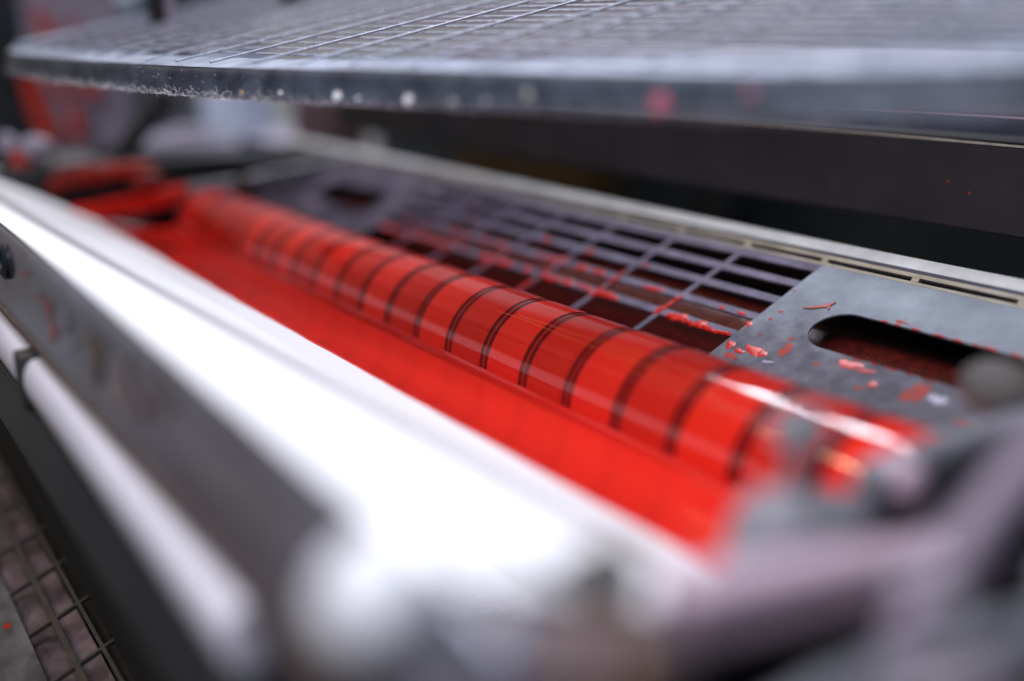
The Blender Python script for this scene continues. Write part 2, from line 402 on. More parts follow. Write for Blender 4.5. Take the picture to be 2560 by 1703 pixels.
def stadium_sheet(P, u0, u1, y0, y1, su0, su1, sy0, sy1, th):
    # rectangle u0..u1 x y0..y1 with a round-ended slot; ring of quads between slot and rim
    cu, cy = (su0+su1)/2, (sy0+sy1)/2; r = (su1-su0)/2; half = (sy1-sy0)/2 - r
    inner = []
    N = 20
    for k in range(N+1):
        t = -math.pi/2 + math.pi*k/N; inner.append((cu + r*math.sin(t), cy + half + r*math.cos(t)))
    for k in range(N+1):
        t = math.pi/2 + math.pi*k/N; inner.append((cu + r*math.sin(t), cy - half + r*math.cos(t)))
    outer = []
    for (u, y) in inner:
        du, dy = u-cu, y-cy
        s = min((((u1 if du > 0 else u0)-cu)/du) if abs(du) > 1e-9 else 1e9, (((y1 if dy > 0 else y0)-cy)/dy) if abs(dy) > 1e-9 else 1e9)
        outer.append([cu+du*s, cy+dy*s])
    for cuu in (u0, u1):                  # pull nearest rim points into the corners
        for cyy in (y0, y1):
            k = min(range(len(outer)), key=lambda q: (outer[q][0]-cuu)**2*9+(outer[q][1]-cyy)**2)
            outer[k] = [cuu, cyy]
    n = len(inner); mb = MB(); vs = []
    for wn in (0, -th):
        vs += [P(u, y, wn) for u, y in inner] + [P(u, y, wn) for u, y in outer]
    fs = []
    for i in range(n):
        j = (i+1) % n
        fs += [(i, j, n+j, n+i), (2*n+j, 2*n+i, 3*n+i, 3*n+j), (j, i, 2*n+i, 2*n+j), (n+i, n+j, 3*n+j, 3*n+i)]
    return mb.add(vs, fs)

TH = .0012
plate = thing('perforated_plate', 'stained blue grey steel plate with oblong holes and round slots behind the red roller', 'metal plate', P1(-.005, .52))
part('near_sheet', stadium_sheet(P1, -.062, .0405, .120, .3305, -.0235, .0070, .190, .2985, TH), M['plate'], plate, smooth=30, bevel=.0003)
part('far_sheet', stadium_sheet(P1, -.062, .0405, .7095, .925, -.0235, .0070, .752, .860, TH), M['plate_far'], plate, smooth=30)
part('back_margin', bar_piece(P1, .0336, .0405, .3305, .7095, TH), M['plate_bar'], plate)
YB = [.3305 + 54.14e-3*k for k in range(8)]
ROWS = [(.0336, .0225), (.0168, .0058), (.0000, -.0120), (-.0172, -.0290), (-.0345, -.0460)]
b0 = None
for (ua, ub) in ((.0225, .0168), (.0058, .0000), (-.0120, -.0172), (-.0290, -.0345)):
    for k in range(7):
        part('hole_bar', bar_piece(P1, ub, ua, YB[k] + (.0016 if k else 0), YB[k+1] - (.0016 if k < 6 else 0), TH), M['plate_bar'], plate)
for k in range(1, 7):
    part('cross_bar', bar_piece(P1, -.062, .0336, YB[k]-.0016, YB[k]+.0016, TH), M['plate_bar'], plate)

def splash(parent, P, u, y, hu, hy, m, seed, rot=0.0, h=.0005, lobes=.38, n=18, name='ink_splash'):
    rnd = random.Random(seed); ph = [rnd.uniform(0, 6.28) for _ in range(4)]
    vs = []; ri = []
    for q, hh in ((1.0, .00012), (.72, h), (.35, h*1.25)):
        for i in range(n):
            t = 2*math.pi*i/n
            r = q*(1 + lobes*(.5*math.sin(2*t+ph[0]) + .4*math.sin(3*t+ph[1]) + .3*math.sin(5*t+ph[2])))
            a, b = math.cos(t)*r*hu, math.sin(t)*r*hy
            vs.append(P(u + a*math.cos(rot) - b*math.sin(rot), y + a*math.sin(rot) + b*math.cos(rot), hh))
    vs.append(P(u, y, h*1.35)); fs = []
    for k in (0, 1):
        for i in range(n):
            fs.append((k*n+i, k*n+(i+1) % n, (k+1)*n+(i+1) % n, (k+1)*n+i))
    for i in range(n): fs.append((2*n+i, 2*n+(i+1) % n, 3*n))
    mb = MB().add(vs, fs)
    return part(name, mb, m, parent, smooth=80)
def onplane(px, py, P):                    # photograph point on a slotted plane -> (u, y)
    d = at(px, py, 1.0); o = P(0, 0); n = P(0, 0, 1) - o; c = P(1, 0) - o
    q = d*(o.dot(n)/d.dot(n)); return (q-o).dot(c), q.y
SP = [ # px, py, half-u mm, half-y mm, material, seed, rot
 (1826,862,3.0,3.0,'ink_splash',1,.3), (1848,878,2.0,3.0,'ink_splash',2,.2), (1885,876,2.6,7.0,'ink_splash',3,-.2), (1905,884,3.2,2.6,'ink_splash',23,.2),
 (1972,866,2.2,2.2,'ink_thin',4,.5), (1960,880,4.0,2.6,'ink_thin',5,.4), (1978,848,1.6,1.2,'ink_thin',24,.4),
 (2125,912,3.6,5.2,'ink_splash',6,.2), (2165,928,1.4,4.0,'ink_splash',27,.2), (2040,911,1.2,1.6,'ink_thin',7,0), (2182,962,2.0,2.6,'ink_splash',8,0), (2145,970,1.4,1.8,'ink_thin',9,0),
 (2285,985,6.0,5.0,'ink_thin',10,.6), (2310,975,3.0,3.2,'ink_thin',11,.6), (1952,780,1.0,1.5,'ink_thin',12,0), (1926,798,1.1,1.3,'ink_thin',13,0), (1873,810,2.2,2.0,'ink_splash',14,.5),
 (2254,806,1.0,3.6,'ink_thin',15,0), (1985,728,.7,1.2,'ink_thin',16,0), (2405,1055,2.2,3.0,'ink_thin',17,0), (1890,887,1.3,2.0,'violetfleck',18,.2), (1919,905,1.4,2.6,'violetfleck',19,.2), (2345,1000,3.0,4.0,'violetfleck',20,.2), (1900,838,.6,.6,'ink_splash',28,0),
 (1826,890,2.0,4.2,'ink_thin',31,0),
]
for px, py, hu, hy, mm, sd, rt in SP:
    u, y = onplane(px, py, P1)
    splash(plate, P1, u, y, hu*.001, hy*.001, M[mm], sd, rt, h=.00022 if mm == 'ink_splash' else .0001)
for k in range(9):                         # ink along the slot's upper lip
    splash(plate, P1, .0072, .270 - .009*k + random.uniform(-.003, .003), .0007, random.uniform(.0012, .0042), M['ink_splash'], 50+k, h=.0004)
for k in range(5):
    splash(plate, P1, -.0240, .262 - .009*k, .0006, random.uniform(.001, .003), M['ink_thin'], 70+k, h=.0003)
# forked pink skin of ink
mb = MB()
pts = [(-.0080, .3165), (-.0052, .3100), (-.0030, .3040), (-.0010, .3012), (.0012, .2985)]
def uvq(px, py): return onplane(px, py, P1)
ant = [uvq(*q) for q in ((2008,772),(2030,768),(2050,766),(2064,764),(2078,760),(2090,756),(2089,759),(2076,766),(2074,775),(2070,775),(2068,769),(2050,771),(2030,773))]
vs = [P1(u, y, .00015) for u, y in ant]; cen = P1(sum(a[0] for a in ant)/len(ant), sum(a[1] for a in ant)/len(ant), .0007)
top = [P1(u, y, .0006) for u, y in ant]
n = len(ant)
part('ink_skin', MB().add(vs + top, [(i, (i+1) % n, n+(i+1) % n, n+i) for i in range(n)] + [tuple(range(n, 2*n))]), M['pink_skin'], plate, smooth=0)
# wet ink clinging to the hole bars, thickest towards the roller
rb = random.Random(3)
for row, (ua, ub) in enumerate(((.0225, .0168), (.0058, .0000), (-.0120, -.0172), (-.0290, -.0345))):
    for k in range(7):
        cnt = (1 if rb.random() < .2 else 0, 1 if rb.random() < .45 else 0, rb.randint(1, 2), rb.randint(3, 6))[row]
        for q in range(cnt):
            y = YB[k] + rb.uniform(.006, .048)
            splash(plate, P1, (ua+ub)/2 - rb.uniform(0, .0016), y, rb.uniform(.0010, .0026), rb.uniform(.002, .009 if row > 1 else .004),
                   M['ink_splash' if row > 1 or rb.random() < .5 else 'ink_thin'], 100+row*50+k*7+q, h=.0005)
for k in range(1, 7):
    for q in range(3):
        u = rb.uniform(-.058, -.012)
        splash(plate, P1, u, YB[k]+rb.uniform(-.0006, .0006), rb.uniform(.003, .008), rb.uniform(.0012, .002), M['ink_splash' if q else 'ink_thin'], 400+k*5+q, h=.0007)
splash(plate, P1, -.0315, YB[1]+.001, .0045, .0022, M['ink_splash'], 601, h=.0010, lobes=.2)
for k in range(10):
    splash(plate, P1, -.0340-.0006*(k % 3), YB[0] + .004 + .0045*k, .0014, .0034, M['ink_splash'], 610+k, h=.0009)

# dark inked roller under the plate, and black sheets for the dark inside the unit
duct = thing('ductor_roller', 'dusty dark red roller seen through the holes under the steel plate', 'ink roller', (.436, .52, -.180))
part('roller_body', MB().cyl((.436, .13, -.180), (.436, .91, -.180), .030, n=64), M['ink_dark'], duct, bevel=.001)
part('shaft', MB().cyl((.436, .10, -.180), (.436, .94, -.180), .009, n=20), M['grey_metal'], duct)
inner = thing('underside_backing', 'black sheets for the dark of the empty underside below the perforated plate', 'machine frame', (.45, .5, -.26))
part('underside_dark_sheet', MB().box(.086, .70, .02, 1.25, -.275, -.262), M['black'], inner)  # black sheets stand in for the dark of the empty underside
part('underside_dark_wall', MB().box(.472, .482, .02, 1.25, -.262, -.128), M['black'], inner)

# ------------------------------------------------------------------ slotted ledge behind the plate
ledge = thing('slotted_ledge', 'narrow cream metal ledge with long slots and a pale top strip behind the steel plate', 'metal rail', (.468, .52, -.12))
P3 = uvframe((.4477, 0, -.1206), 52)       # leaning face
part('lower_lip', bar_piece(P3, -.0009, .0009, .03, 1.04, .003), M['cream'], ledge, bevel=.0003)
part('upper_lip', bar_piece(P3, .0032, .0056, .03, 1.04, .003), M['cream'], ledge, bevel=.0003)
part('slot_back', bar_piece(P3, .0009, .0032, .03, 1.04, .0001), M['black'], ledge).location += Vector((.0024, 0, -.002))
for k in range(-3, 13):
    y = .2762 + .0547*k
    if .04 < y < 1.02:
        part('slot_bridge', bar_piece(P3, .0009, .0032, y-.002, y+.002, .003), M['cream'], ledge)
part('seal_strip', bar_piece(P3, .0056, .0074, .03, 1.04, .004), M['blue_line'], ledge)
P4 = uvframe(tuple(P3(.0074, 0)), 24)
part('top_strip', bar_piece(P4, 0, .0100, .03, 1.05, .003), M['white_strip'], ledge, bevel=.0008)

# ------------------------------------------------------------------ charcoal cross beam and the dark behind it
beam = thing('cross_beam', 'thick charcoal steel beam crossing behind the perforated plate, with a pale upper edge', 'beam', (.53, .5, -.077))
part('beam_body', MB().prism([(.5035, -.0552), (.4965, -.0990), (.500, -.1012), (.555, -.1012), (.555, -.0552)], -.05, 1.02), M['beam'], beam, bevel=.0008)
part('pale_edge', MB().prism([(.5028, -.0556), (.5034, -.0547), (.5046, -.0545), (.5046, -.0556)], -.05, 1.02), M['beam_edge'], beam)  # thin pale strip along the upper front edge
for k in range(6):
    y = rb.uniform(.2, .6); t = rb.random(); x = .5035 - .007*t - .0006; z = -.0552 - .0438*t
    part('speck', MB().lathe((x+.0004, y, z), (-1, 0, .16), [(.0003 + .0005*rb.random(), 0), (.0002, .0002)], n=8), M['ink_thin'], beam)
cover = thing('mauve_cover', 'mauve painted cover strip just above the charcoal beam behind the wire guard', 'cover', (.51, .5, -.03))
part('cover_face', MB().prism([(.498, -.0405), (.497, -.0385), (.502, -.020), (.515, -.010), (.530, -.010), (.530, -.0405)], -.05, .80), M['smeared'], cover, bevel=.001)
part('cover_lip', MB().prism([(.4968, -.0412), (.4968, -.0402), (.499, -.0402), (.499, -.0412)], -.05, .80), M['mauve'], cover)
rear = thing('void_backing', 'dark teal sheet for the black void behind the charcoal beam', 'machine frame', (.8, .5, -.1))
part('void_sheet', MB().box(.78, .80, -.3, 1.45, -.40, -.115), M['dark_teal'], rear)  # dark sheet coloured to stand in for the void
b = thing('ochre_cover', 'dim ochre cover in the dark gap below the charcoal beam', 'cover', (.72, .93, -.12))
part('cover_body', MB().box(.70, .74, .82, 1.10, -.18, -.085), M['ochre_dark'], b, bevel=.004)
part('cover_cap', MB().cyl((.70, .95, -.13), (.692, .95, -.13), .012, n=20), M['beam_edge'], b)
b = thing('blue_grey_box', 'dim blue grey box in the dark gap below the charcoal beam', 'box', (.74, .66, -.13))
part('box_body', MB().box(.72, .76, .645, .70, -.18, -.11), M['slate'], b, bevel=.004)
part('box_lid', MB().box(.718, .762, .642, .703, -.109, -.104), M['slate'], b, bevel=.001)

# ------------------------------------------------------------------ wire guard above the roller
guard = thing('wire_guard', 'dusty blue grey wire mesh guard with a rounded front bar, hanging above the roller', 'wire guard', (.3, .6, 0))
GT = R(8.5); GC, GS = math.cos(GT), math.sin(GT)      # the guard is turned 8.5 degrees and tilts up away from its front bar
def gxy(u, v): return (.1665 + u*GC - v*GS, .56 + u*GS + v*GC)
def gz(x, y): return -.0158 + .20*((x-.1665)*GC + (y-.56)*GS)
path = [gxy(u, v) for u, v in ((.40, .300), (.20, .298), (.10, .295), (.045, .292), (.020, .278), (.007, .225), (.000, .12), (-.003, 0), (-.003, -.06), (.002, -.15), (.010, -.24), (.018, -.33),
        (.029, -.395), (.050, -.450), (.085, -.490), (.14, -.515), (.23, -.530), (.40, -.535))]
def smooth_path(p, it=2):
    for _ in range(it):
        q = [p[0]]
        for a, b_ in zip(p, p[1:]):
            q += [(a[0]*.75+b_[0]*.25, a[1]*.75+b_[1]*.25), (a[0]*.25+b_[0]*.75, a[1]*.25+b_[1]*.75)]
        p = q + [p[-1]]
    return p
sp = smooth_path(path)
HB = .0146
# bar section: u across (towards the outside), v up; rounded top edge, small lip below
sq = [(-.0005, -HB), (.0022, -HB), (.0036, -HB+.0012), (.0034, -HB+.0026), (.0024, -HB+.0036), (.0024, -.0045), (.0018, -.0022), (.0004, -.0006), (-.0018, 0), (-.0040, -.0004), (-.0010, -.0024), (-.0005, -.0040)]
pts3 = [(x, y, gz(x, y)) for x, y in sp]
gb = MB().tube(pts3, 0, sq=[(u, v) for u, v in sq])
part('front_bar', gb, M['guard'], guard, smooth=60)
fb = MB().tube(pts3, 0, sq=[(.0004, -.0001), (-.0018, .0006), (-.0140, .0016), (-.0270, .0036), (-.0275, .0026), (-.0140, .0006), (-.0010, -.0006)])
part('top_flange', fb, M['flange'], guard, smooth=60)
poly = sp
cxp = sum(p[0] for p in poly)/len(poly); cyp = sum(p[1] for p in poly)/len(poly)
def clip(p, d):
    t0, t1 = -5, 5
    n = len(poly)
    for i in range(n):
        a, b_ = poly[i], poly[(i+1) % n]
        ex, ey = b_[0]-a[0], b_[1]-a[1]; nx, ny = -ey, ex
        if (cxp-a[0])*nx + (cyp-a[1])*ny < 0: nx, ny = -nx, -ny
        num = (p[0]-a[0])*nx + (p[1]-a[1])*ny; den = d[0]*nx + d[1]*ny
        if abs(den) < 1e-9:
            if num < 0: return None
            continue
        t = -num/den
        if den > 0: t0 = max(t0, t)
        else: t1 = min(t1, t)
    return (t0, t1) if t1 - t0 > .01 else None
dl = (GS, -GC); da = (GC, GS)
def wire(off, d, nrm, r, lift):
    p = (.1665 + nrm[0]*off, .56 + nrm[1]*off); c = clip(p, d)
    if not c: return
    t0, t1 = c; t0 += .003; t1 -= .003; pts = []
    K = 10
    for k in range(K+1):
        t = t0 + (t1-t0)*k/K; x, y = p[0]+d[0]*t, p[1]+d[1]*t
        pts.append((x, y, gz(x, y) + lift + .0003*hash_noise(t*9+off*40, off*100)))
    part('mesh_wire', MB().tube(pts, r, n=8), M['wire'], guard, smooth=60)
GL, GP = .0128, .0360
for k in range(2, 32): wire(k*GL + .0008*math.sin(k*7.3), dl, da, .00062, .0002)
for k in range(-12, 14): wire(.136 + k*GP + .0012*math.sin(k*4.1), da, dl, .00062, .0014)
# flecks and lint on the front bar
def barpos(s):
    n = len(pts3)-1; k = min(int(s*n), n-1); t = s*n-k
    a, b_ = Vector(pts3[k]), Vector(pts3[k+1]); d = (b_-a).normalized(); out = d.cross(Vector((0,0,1))).normalized()
    return a.lerp(b_, t), d, out
ss = []
for i in range(3000):
    p, d, o_ = barpos(i/3000); ss.append((p.y, i/3000) if p.y > .15 and p.x < .30 else (9, i/3000))
def s_of_y(y): return min(((abs(q-y), s) for q, s in ss if q < 5))[1]
def fleck(y, v, r, m, name='fleck'):
    p, d, o_ = barpos(s_of_y(y)); c = p + o_*.0024 + Vector((0, 0, v))
    mb = MB().lathe(c - o_*.0003, o_, [(r, 0), (r*.9, r*.35), (r*.5, r*.6), (r*.1, r*.7)], n=12)
    part(name, mb, m, guard, smooth=80)
for px, py, r, mm in ((852,238,.0022,'lint'), (905,247,.0016,'lint'), (1032,247,.0021,'lint'), (965,248,.0011,'lint'), (1142,252,.0015,'cream'), (1225,254,.0014,'shelf'), (1330,232,.0017,'cream'),
                      (708,228,.0011,'lint'), (612,230,.0012,'ochre'), (560,240,.0011,'lint'), (530,236,.0007,'lint'), (1665,255,.0030,'pinkfleck'), (1890,228,.0014,'pinkfleck')):
    # photo column -> nearest y on the bar
    best = min(((abs((lambda c: ((c.dot(CAM_R)/c.dot(CAM_F))*2489+1280))(barpos(s)[0]) - px), s, barpos(s)[0].y) for q, s in ss if q < 5))
    p = barpos(best[1])[0]; zz = p.dot(CAM_F)
    ty = 851.5 - p.dot(CAM_U)/zz*2489
    v = -(py-ty)/2489*zz/.955
    fleck(best[2], max(-HB+.001, min(-.001, v)), r*1.25, M[mm], 'paint_fleck')
lint = MB()
rl = random.Random(11)
for k in range(900):
    y = min(.80, max(.22, rl.gauss(.55, .13))); p, d, o_ = barpos(s_of_y(y))
    low = rl.random() < .86
    v = -HB + abs(rl.gauss(0, .0016)) if low else -rl.uniform(.001, .014)
    c = p + o_*(.0036 if low and v < -HB+.003 else .0025) + Vector((0, 0, v)) + d*rl.uniform(-.002, .002)
    L = rl.uniform(.0006, .0030) if low else rl.uniform(.0003, .0012)
    dr = (Vector((rl.gauss(0,.5), rl.gauss(0,.5), rl.gauss(0,.6))) + o_*.5 + Vector((0,0,.5 if low else 0))).normalized()
    mid = c + dr*L*.5 + Vector((rl.gauss(0,1), rl.gauss(0,1), rl.gauss(0,1)))*L*.2
    lint.tube([c, mid, c + dr*L], rl.uniform(.00005, .00012), n=3)
for k in range(900):                     # fluff on the wires near the front
    k_ = rl.randint(2, 22); off = k_*GL + .0008*math.sin(k_*7.3); t = rl.uniform(-.15, .32)
    p = (.1665+da[0]*off+dl[0]*t, .56+da[1]*off+dl[1]*t)
    c = Vector((p[0], p[1], gz(*p)+.0006)); L = rl.uniform(.0005, .0022)
    dr = Vector((rl.gauss(0,.6), rl.gauss(0,.6), rl.uniform(.2, 1))).normalized()
    mid = c + dr*L*.5 + Vector((rl.gauss(0,1), rl.gauss(0,1), rl.gauss(0,1)))*L*.25
    lint.tube([c, mid, c + dr*L], rl.uniform(.00004, .00010), n=3)
lo = part('lint', lint, M['lint'], guard, smooth=0); lo['kind'] = 'stuff'
part('end_strip', MB().add([(*gxy(u, v), gz(*gxy(u, v))+dz) for dz in (.0008, .0022) for u, v in ((.03, .262), (.38, .270), (.38, .296), (.03, .288))],
     [(3,2,1,0),(4,5,6,7),(0,1,5,4),(1,2,6,5),(2,3,7,6),(3,0,4,7)]), M['flange'], guard)
# far support posts of the guard
for (px, w_) in ((395, .010), (725, .012)):
    q = at(px, 64 if px == 395 else 6, 1.48 if px == 395 else 1.5)
    part('support_post', MB().box(q.x-w_/2, q.x+w_/2, q.y-.006, q.y+.006, q.z-.004, q.z+.16), M['black'], guard, bevel=.001)
    part('support_flange', MB().box(q.x+w_/2, q.x+w_*1.3, q.y-.004, q.y+.008, q.z-.004, q.z+.16), M['shelf'], guard)

# ------------------------------------------------------------------ near end of the fountain
cheek = thing('end_cheek', 'blurred mauve grey end bracket closing the near end of the ink fountain', 'bracket', (.19, .125, -.125))
part('cheek_bar', MB().prism([(.1240, -.1035), (.1275, -.1022), (.1320, -.1032), (.2258, -.1230), (.246, -.1275), (.246, -.1440), (.2296, -.1405), (.1325, -.1190), (.126, -.117)], .115, .126), M['mauve'], cheek, bevel=.003)
part('cheek_gap_fill', MB().prism([(.106, -.120), (.1325, -.1200), (.2296, -.1415), (.246, -.1450), (.246, -.126), (.34, -.134), (.34, -.23), (.095, -.23), (.095, -.125)], .1275, .132), M['black'], cheek, bevel=.001)  # black here fills the dark void below and beside the bar
part('gap_backing', MB().box(.236, .37, .153, .156, -.23, -.1245), M['black'], cheek)  # black sheet put behind the arm to darken the gap
part('end_plate', MB().prism([(.0800, -.1000), (.0880, -.0955), (.1060, -.1040), (.1250, -.1120), (.1250, -.1500), (.0800, -.1500)], .112, .1262), M['brown_mauve'], cheek, bevel=.002)
part('corner_block', MB().box(.1075, .1255, .127, .138, -.1085, -.0990), M['slot_bar'], cheek, bevel=.003)
def screw(name, label, c, r, h, m, ax=(0, 0, 1), base=None):
    t = thing(name, label, 'screw', c)
    part('head', MB().lathe(c, ax, [(r*.75, -h*.4), (r, -h*.2), (r, h*.3), (r*.8, h*.5), (r*.3, h*.58)]), m, t, smooth=50)
    a = Vector(ax).normalized()
    part('stem', MB().cyl(Vector(c)-a*(h*.4), Vector(c)-a*(h*.4+(base or .02)), r*.42, n=16), M['grey_metal'], t)
    return t
screw('thumb_screw', 'pale grey round thumb screw standing in front of the red roller end', (.2000, .150, -.0985), .0072, .011, M['knob'], base=.03)
part_b = thing('bearing_block', 'grey cast block between the red ink and the mauve bracket', 'bearing', (.183, .140, -.12))
part('block_body', MB().lathe((.181, .140, -.135), (.05, 0, 1), [(.012, 0), (.0125, .012), (.0115, .021), (.008, .026), (.003, .0275)]), M['knob'], part_b)
part('block_plate', MB().box(.190, .262, .1435, .1500, -.172, -.1225), M['grey_metal'], part_b, bevel=.002)
part('block_cap', MB().lathe((.205, .142, -.130), (.1, 0, 1), [(.010, 0), (.010, .010), (.007, .014)]), M['grey_metal'], part_b)
arm = thing('lever_arm', 'grey lever arm reaching from the mauve bracket towards the right edge behind the dark gap', 'lever', (.26, .148, -.12))
part('arm_body', MB().prism([(.226, -.1150), (.240, -.1140), (.345, -.1185), (.345, -.131), (.240, -.127), (.226, -.125)], .142, .152), M['grey_metal'], arm, bevel=.003)
part('arm_boss', MB().cyl((.2370, .137, -.1200), (.2370, .150, -.1200), .0066, n=24), M['mauve'], arm, bevel=.002)
screw('cap_screw', 'pale grey cap screw over the near end of the oval slot', (.316, .160, -.1140),   .0115, .011, M['worn_knob'], ax=(-.35, -.1, 1))
lever = thing('handle_bar', 'lilac grey slanting bar at the right edge of the picture', 'lever', (.2, .1, -.1))
part('bar_body', MB().prism([(.2240, -.0800), (.2300, -.0860), (.1960, -.1110), (.1880, -.1180), (.1800, -.1300), (.172, -.160), (.160, -.160), (.1660, -.1270), (.1730, -.1130), (.1830, -.1040)], .094, .103), M['lilac_grey'], lever, bevel=.003)
part('bar_pin', MB().cyl((.1800, .090, -.1150), (.1800, .106, -.1150), .004, n=16), M['grey_metal'], lever)
hous = thing('side_housing', 'dark blurred side housing in the bottom right corner', 'housing', (.17, .08, -.12))
part('housing_plate', MB().prism([(.100, -.0990), (.1174, -.0978), (.1332, -.0990), (.1814, -.1075), (.30, -.122), (.30, -.2), (.10, -.2)], .072, .080), M['grey_metal'], hous, bevel=.003)
part('housing_lip', MB().prism([(.128, -.1015), (.150, -.1050), (.150, -.1075), (.128, -.1040)], .069, .0725), M['mauve'], hous, bevel=.001)
screw('fixing_screw', 'lilac blurred fixing screw at the bottom edge below the white foil', (.0655, .082, -.0785), .0036, .006, M['lilac_grey'], ax=(-.6, -.3, .7), base=.012)
screw('brown_screw', 'small brown blurred screw at the bottom edge beside the lilac one', (.0745, .083, -.0795), .0030, .005, M['brass'], ax=(-.6, -.3, .7), base=.012)
wk = thing('white_knob', 'white round knob on the near end of the polished front panel', 'knob', (.074, .147, -.102))
part('knob_head', MB().lathe((.0765, .147, -.1025), (-.8, -.2, .7), [(.0055, 0), (.0105, .003), (.0115, .007), (.0095, .010), (.004, .0115)]), M['white_knob'], wk, smooth=60)
part('knob_collar', MB().lathe((.0785, .147, -.1035), (-.8, -.2, .7), [(.0065, 0), (.0065, .003)]), M['chrome'], wk)

# ------------------------------------------------------------------ lower slotted plate at the bottom left
lg = thing('lower_slotted_plate', 'smeared grey slotted guard plate at the lower left below the dark panel', 'metal plate', P2(0, .55))
part('plate_margin', bar_piece(P2, -.13, -.0120, .30, .95, .002), M['slotted'], lg)
LROWS = [(-.0120, .0005), (.0030, .0150), (.0165, .0275), (.0290, .0405)]
LYB = [.4085 + .0486*k for k in range(-3, 12)]
for (ua, ub) in ((.0005, .0034), (.0146, .0165), (.0271, .0290), (.0405, .060)):
    for a, b_ in zip(LYB, LYB[1:]):
        part('slot_bar', bar_piece(P2, ua, ub, a+.0010, b_-.0010, .0022), M['slot_bar'], lg)
for y in LYB:
    part('cross_bar', bar_piece(P2, -.0120, .060, y-.0010, y+.0010, .0022), M['slot_bar'], lg)
u, y = onplane(18, 1565, P2)
splash(lg, P2, u, y, .0022, .0024, M['ink_thin'], 800, h=.0004)
pp = thing('rose_sheet', 'crumpled rose stained sheet lying under the slotted guard plate at the lower left', 'paper sheet', P2(0, .55, -.02))
rows = []
for k in range(40):
    y = .28 + .66*k/39
    rows.append([P2(-.06 + .072*i/12, y, -.010 - .0022*hash_noise(y*60+i, i*.7) - (.006 if i > 9 else 0)) for i in range(13)])
part('sheet', MB().grid(rows), M['rose'], pp, smooth=60)
part('dark_backing', MB().add([P2(.012, .28, -.020), P2(.012, .94, -.020), P2(.012, .94, -.05), P2(.012, .28, -.05)], [(0, 1, 2, 3)]), M['black'], pp)  # black sheet for the dark beyond the paper's edge
bk = thing('under_backing', 'black backing for the dark space under the lower slotted guard plate', 'backing', P2(0, .55, -.06))
part('backing_floor', MB().add([P2(-.14, .2, -.055), P2(.12, .2, -.055), P2(.12, 1.1, -.055), P2(-.14, 1.1, -.055)], [(0, 1, 2, 3)]), M['black'], bk)  # black surfaces added to keep the space under the plate dark
part('backing_wall', MB().box(.122, .128, .1, 1.15, -.40, -.187), M['black'], bk)

# ------------------------------------------------------------------ far end of the fountain
far = thing('far_end_bar', 'flat bar across the far end of the fountain, half coated in red ink', 'metal bar', (.3, .9, -.13))
part('inked_half', MB().prism([(.150, -.1520), (.165, -.1455), (.288, -.1310), (.288, -.1440), (.262, -.150), (.165, -.1600), (.150, -.165)], .893, .907), M['ink_splash'], far, bevel=.003)
part('bare_half', MB().prism([(.288, -.1310), (.330, -.1290), (.455, -.1150), (.470, -.112), (.470, -.128), (.455, -.1310), (.33, -.1420), (.288, -.1440)], .895, .905), M['grey_metal'], far, bevel=.003)
part('ochre_mark', MB().cyl((.338, .893, -.1335), (.338, .8955, -.1335), .007, n=16), M['ochre_dark'], far)
fc = thing('far_cheek', 'dark far end cheek of the fountain smeared with red ink', 'bracket', (.2, .97, -.13))
part('cheek_body', MB().prism([(.10, -.21), (.10, -.118), (.16, -.112), (.33, -.112), (.46, -.118), (.46, -.21)], .94, .955), M['black'], fc, bevel=.004)
for k, (px, py, w_, h_, mm) in enumerate(((250,445,.085,.009,'ink_dried'), (320,428,.05,.006,'ink_thin'), (160,450,.022,.012,'ink_dark'), (110,460,.018,.014,'ink_dried'), (370,455,.03,.008,'ink_dried'), (215,425,.06,.005,'ink_dark'), (60,410,.02,.015,'ink_thin'), (90,375,.03,.012,'shelf'), (140,470,.03,.012,'ink_thin'), (20,360,.016,.01,'shelf'))):
    q = at(px, py, 1.76)
    part('ink_lump', MB().lathe(q - Vector((w_*.5, 0, 0)), (1, 0, .08), [(h_*.3, 0), (h_*.9, w_*.2), (h_, w_*.5), (h_*.7, w_*.8), (h_*.25, w_)], n=14), M[mm], fc, smooth=80)

# ------------------------------------------------------------------ blurred things beyond the far end
def back(name, label, cat, x0, x1, y0, y1, z, m, depth=.06, extra=None):
    a = at(x0, y1, z); b_ = at(x1, y0, z)
    c = (a+b_)/2; hw = (x1-x0)/2489*z*.5/2; hh = (y1-y0)/2489*z*.5/2/.955
    t = thing(name, label, cat, c)
    fw = Vector((CAM_F.x, CAM_F.y, 0)).normalized(); up = Vector((0, 0, 1))
    part('body', MB().obox(c + fw*depth/2, CAM_R, fw, up, hw, depth/2, hh), m, t, bevel=.004)
    return t, c, hw, hh, fw
t, c, hw, hh, fw = back('smeared_panel', 'mauve upright panel with red ink streaks at the far left', 'panel', 62, 292, -150, 372, 2.7, M['smeared'], .03)
for k, (pts, r) in enumerate(((((85,-20),(110,60),(130,110)), .010), (((75,190),(95,270),(125,335),(135,350)), .013), (((150,190),(160,240)), .010), (((185,260),(195,350)), .009),
                              (((215,190),(235,240)), .010), (((180,0),(185,80)), .006))):
    q = [at(x, y, 2.69) for x, y in pts]
    part('ink_streak', MB().tube(q, r, n=8), M['ink_thin'], t, smooth=80)
t, *_ = back('grey_cabinet', 'grey cabinet side in the background left of the pale blue can', 'cabinet', 285, 520, 30, 420, 3.2, M['cabinet'], .3)
q = at(300, 200, 3.19); part('cabinet_seam', MB().cyl(q, q + Vector((0, 0, .3)), .004, n=8), M['slate'], t)
t, *_ = back('dark_cabinet', 'dark grey cabinet at the top left behind the wire guard', 'cabinet', 205, 470, -80, 75, 3.0, M['slate'], .2)
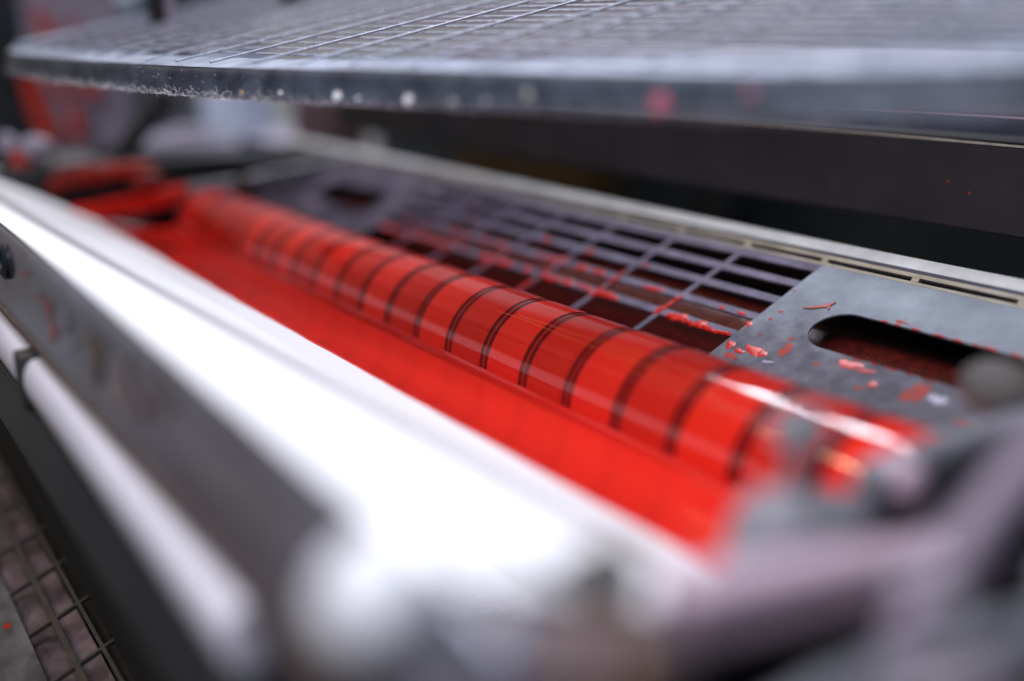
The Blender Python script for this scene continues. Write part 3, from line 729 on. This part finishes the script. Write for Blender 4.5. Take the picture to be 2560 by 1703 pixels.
q = at(300, 40, 2.99); part('cabinet_handle', MB().cyl(q, q + CAM_R*.05, .005, n=8), M['black'], t)
t, *_ = back('left_post', 'dark upright post at the far left edge', 'post', -90, 62, -100, 460, 2.8, M['slate'], .05)
q = at(40, 200, 2.79); part('post_collar', MB().lathe(q, (0, 0, 1), [(.02, 0), (.02, .02)], n=16), M['black'], t)
rod = thing('diagonal_rod', 'black diagonal rod in the background under the wire guard', 'rod', at(360, 320, 2.0))
part('rod_body', MB().cyl(at(425, 235, 2.0), at(300, 390, 2.0), .0100, n=16), M['black'], rod)
part('rod_end', MB().lathe(at(300, 390, 2.0), (0, 0, 1), [(.012, -.01), (.016, 0), (.012, .01)], n=16), M['slate'], rod)
can = thing('pale_can', 'pale blue upright can on the shelf beyond the fountain', 'can', at(598, 360, 2.8))
q = at(598, 362, 2.8)
part('can_body', MB().lathe(q, (0, 0, 1), [(.046, 0), (.048, .002), (.048, .13), (.044, .135)], n=40), M['can'], can)
part('can_rim', MB().lathe(q + Vector((0, 0, .135)), (0, 0, 1), [(.049, 0), (.050, .003), (.049, .006)], n=40), M['grey_metal'], can)
t, c, hw, hh, fw = back('lilac_shelf', 'pale lilac horizontal shelf below the pale blue can', 'shelf', 330, 740, 352, 392, 2.55, M['shelf'], .2)
part('shelf_bracket', MB().obox(c + fw*.1 + Vector((0, 0, -hh-.03)), CAM_R, fw, Vector((0, 0, 1)), .01, .08, .03), M['black'], t)
t, c, hw, hh, fw = back('rose_box', 'brown rose box at the end of the lilac shelf', 'box', 735, 880, 255, 400, 2.4, M['rosebox'], .12)
part('box_lid', MB().obox(c + fw*.06 + Vector((0, 0, hh+.004)), CAM_R, fw, Vector((0, 0, 1)), hw*1.02, .062, .004), M['smeared'], t, bevel=.001)
t, c, hw, hh, fw = back('dark_crossmember', 'black crossmember under the lilac shelf at the far end of the press', 'frame', 250, 880, 394, 520, 2.3, M['black'], .06)
part('member_lip', MB().obox(c + Vector((0, 0, hh+.003)), CAM_R, fw, Vector((0, 0, 1)), hw, .02, .003), M['slate'], t)
t, c, hw, hh, fw = back('far_light_board', 'pale blue board in place of a far light at the top left corner', 'board', 170, 335, -160, 12, 2.95, M['paleblue'], .02)  # pale colour stands in for a bright far light
part('far_light_board_edge', MB().obox(c - Vector((0, 0, hh+.004)), CAM_R, fw, Vector((0, 0, 1)), hw, .012, .004), M['can'], t)
for k, (x0, x1, mm, nm, lb) in enumerate(((1955, 2030, 'cabinet', 'grey_tin', 'grey tin seen in the gap above the charcoal beam'), (2150, 2210, 'blue_line', 'blue_tin', 'deep blue tin seen in the gap above the charcoal beam'),
                                          (2212, 2285, 'cream', 'cream_tin', 'cream tin beside the blue one in the gap above the charcoal beam'))):
    t, c, hw, hh, fw = back(nm, lb, 'tin', x0, x1, 225, 360, 2.4, M[mm], .06)
    part('tin_lid', MB().obox(c + fw*.03 + Vector((0, 0, hh+.003)), CAM_R, fw, Vector((0, 0, 1)), hw*1.03, .032, .003), M['grey_metal'], t)
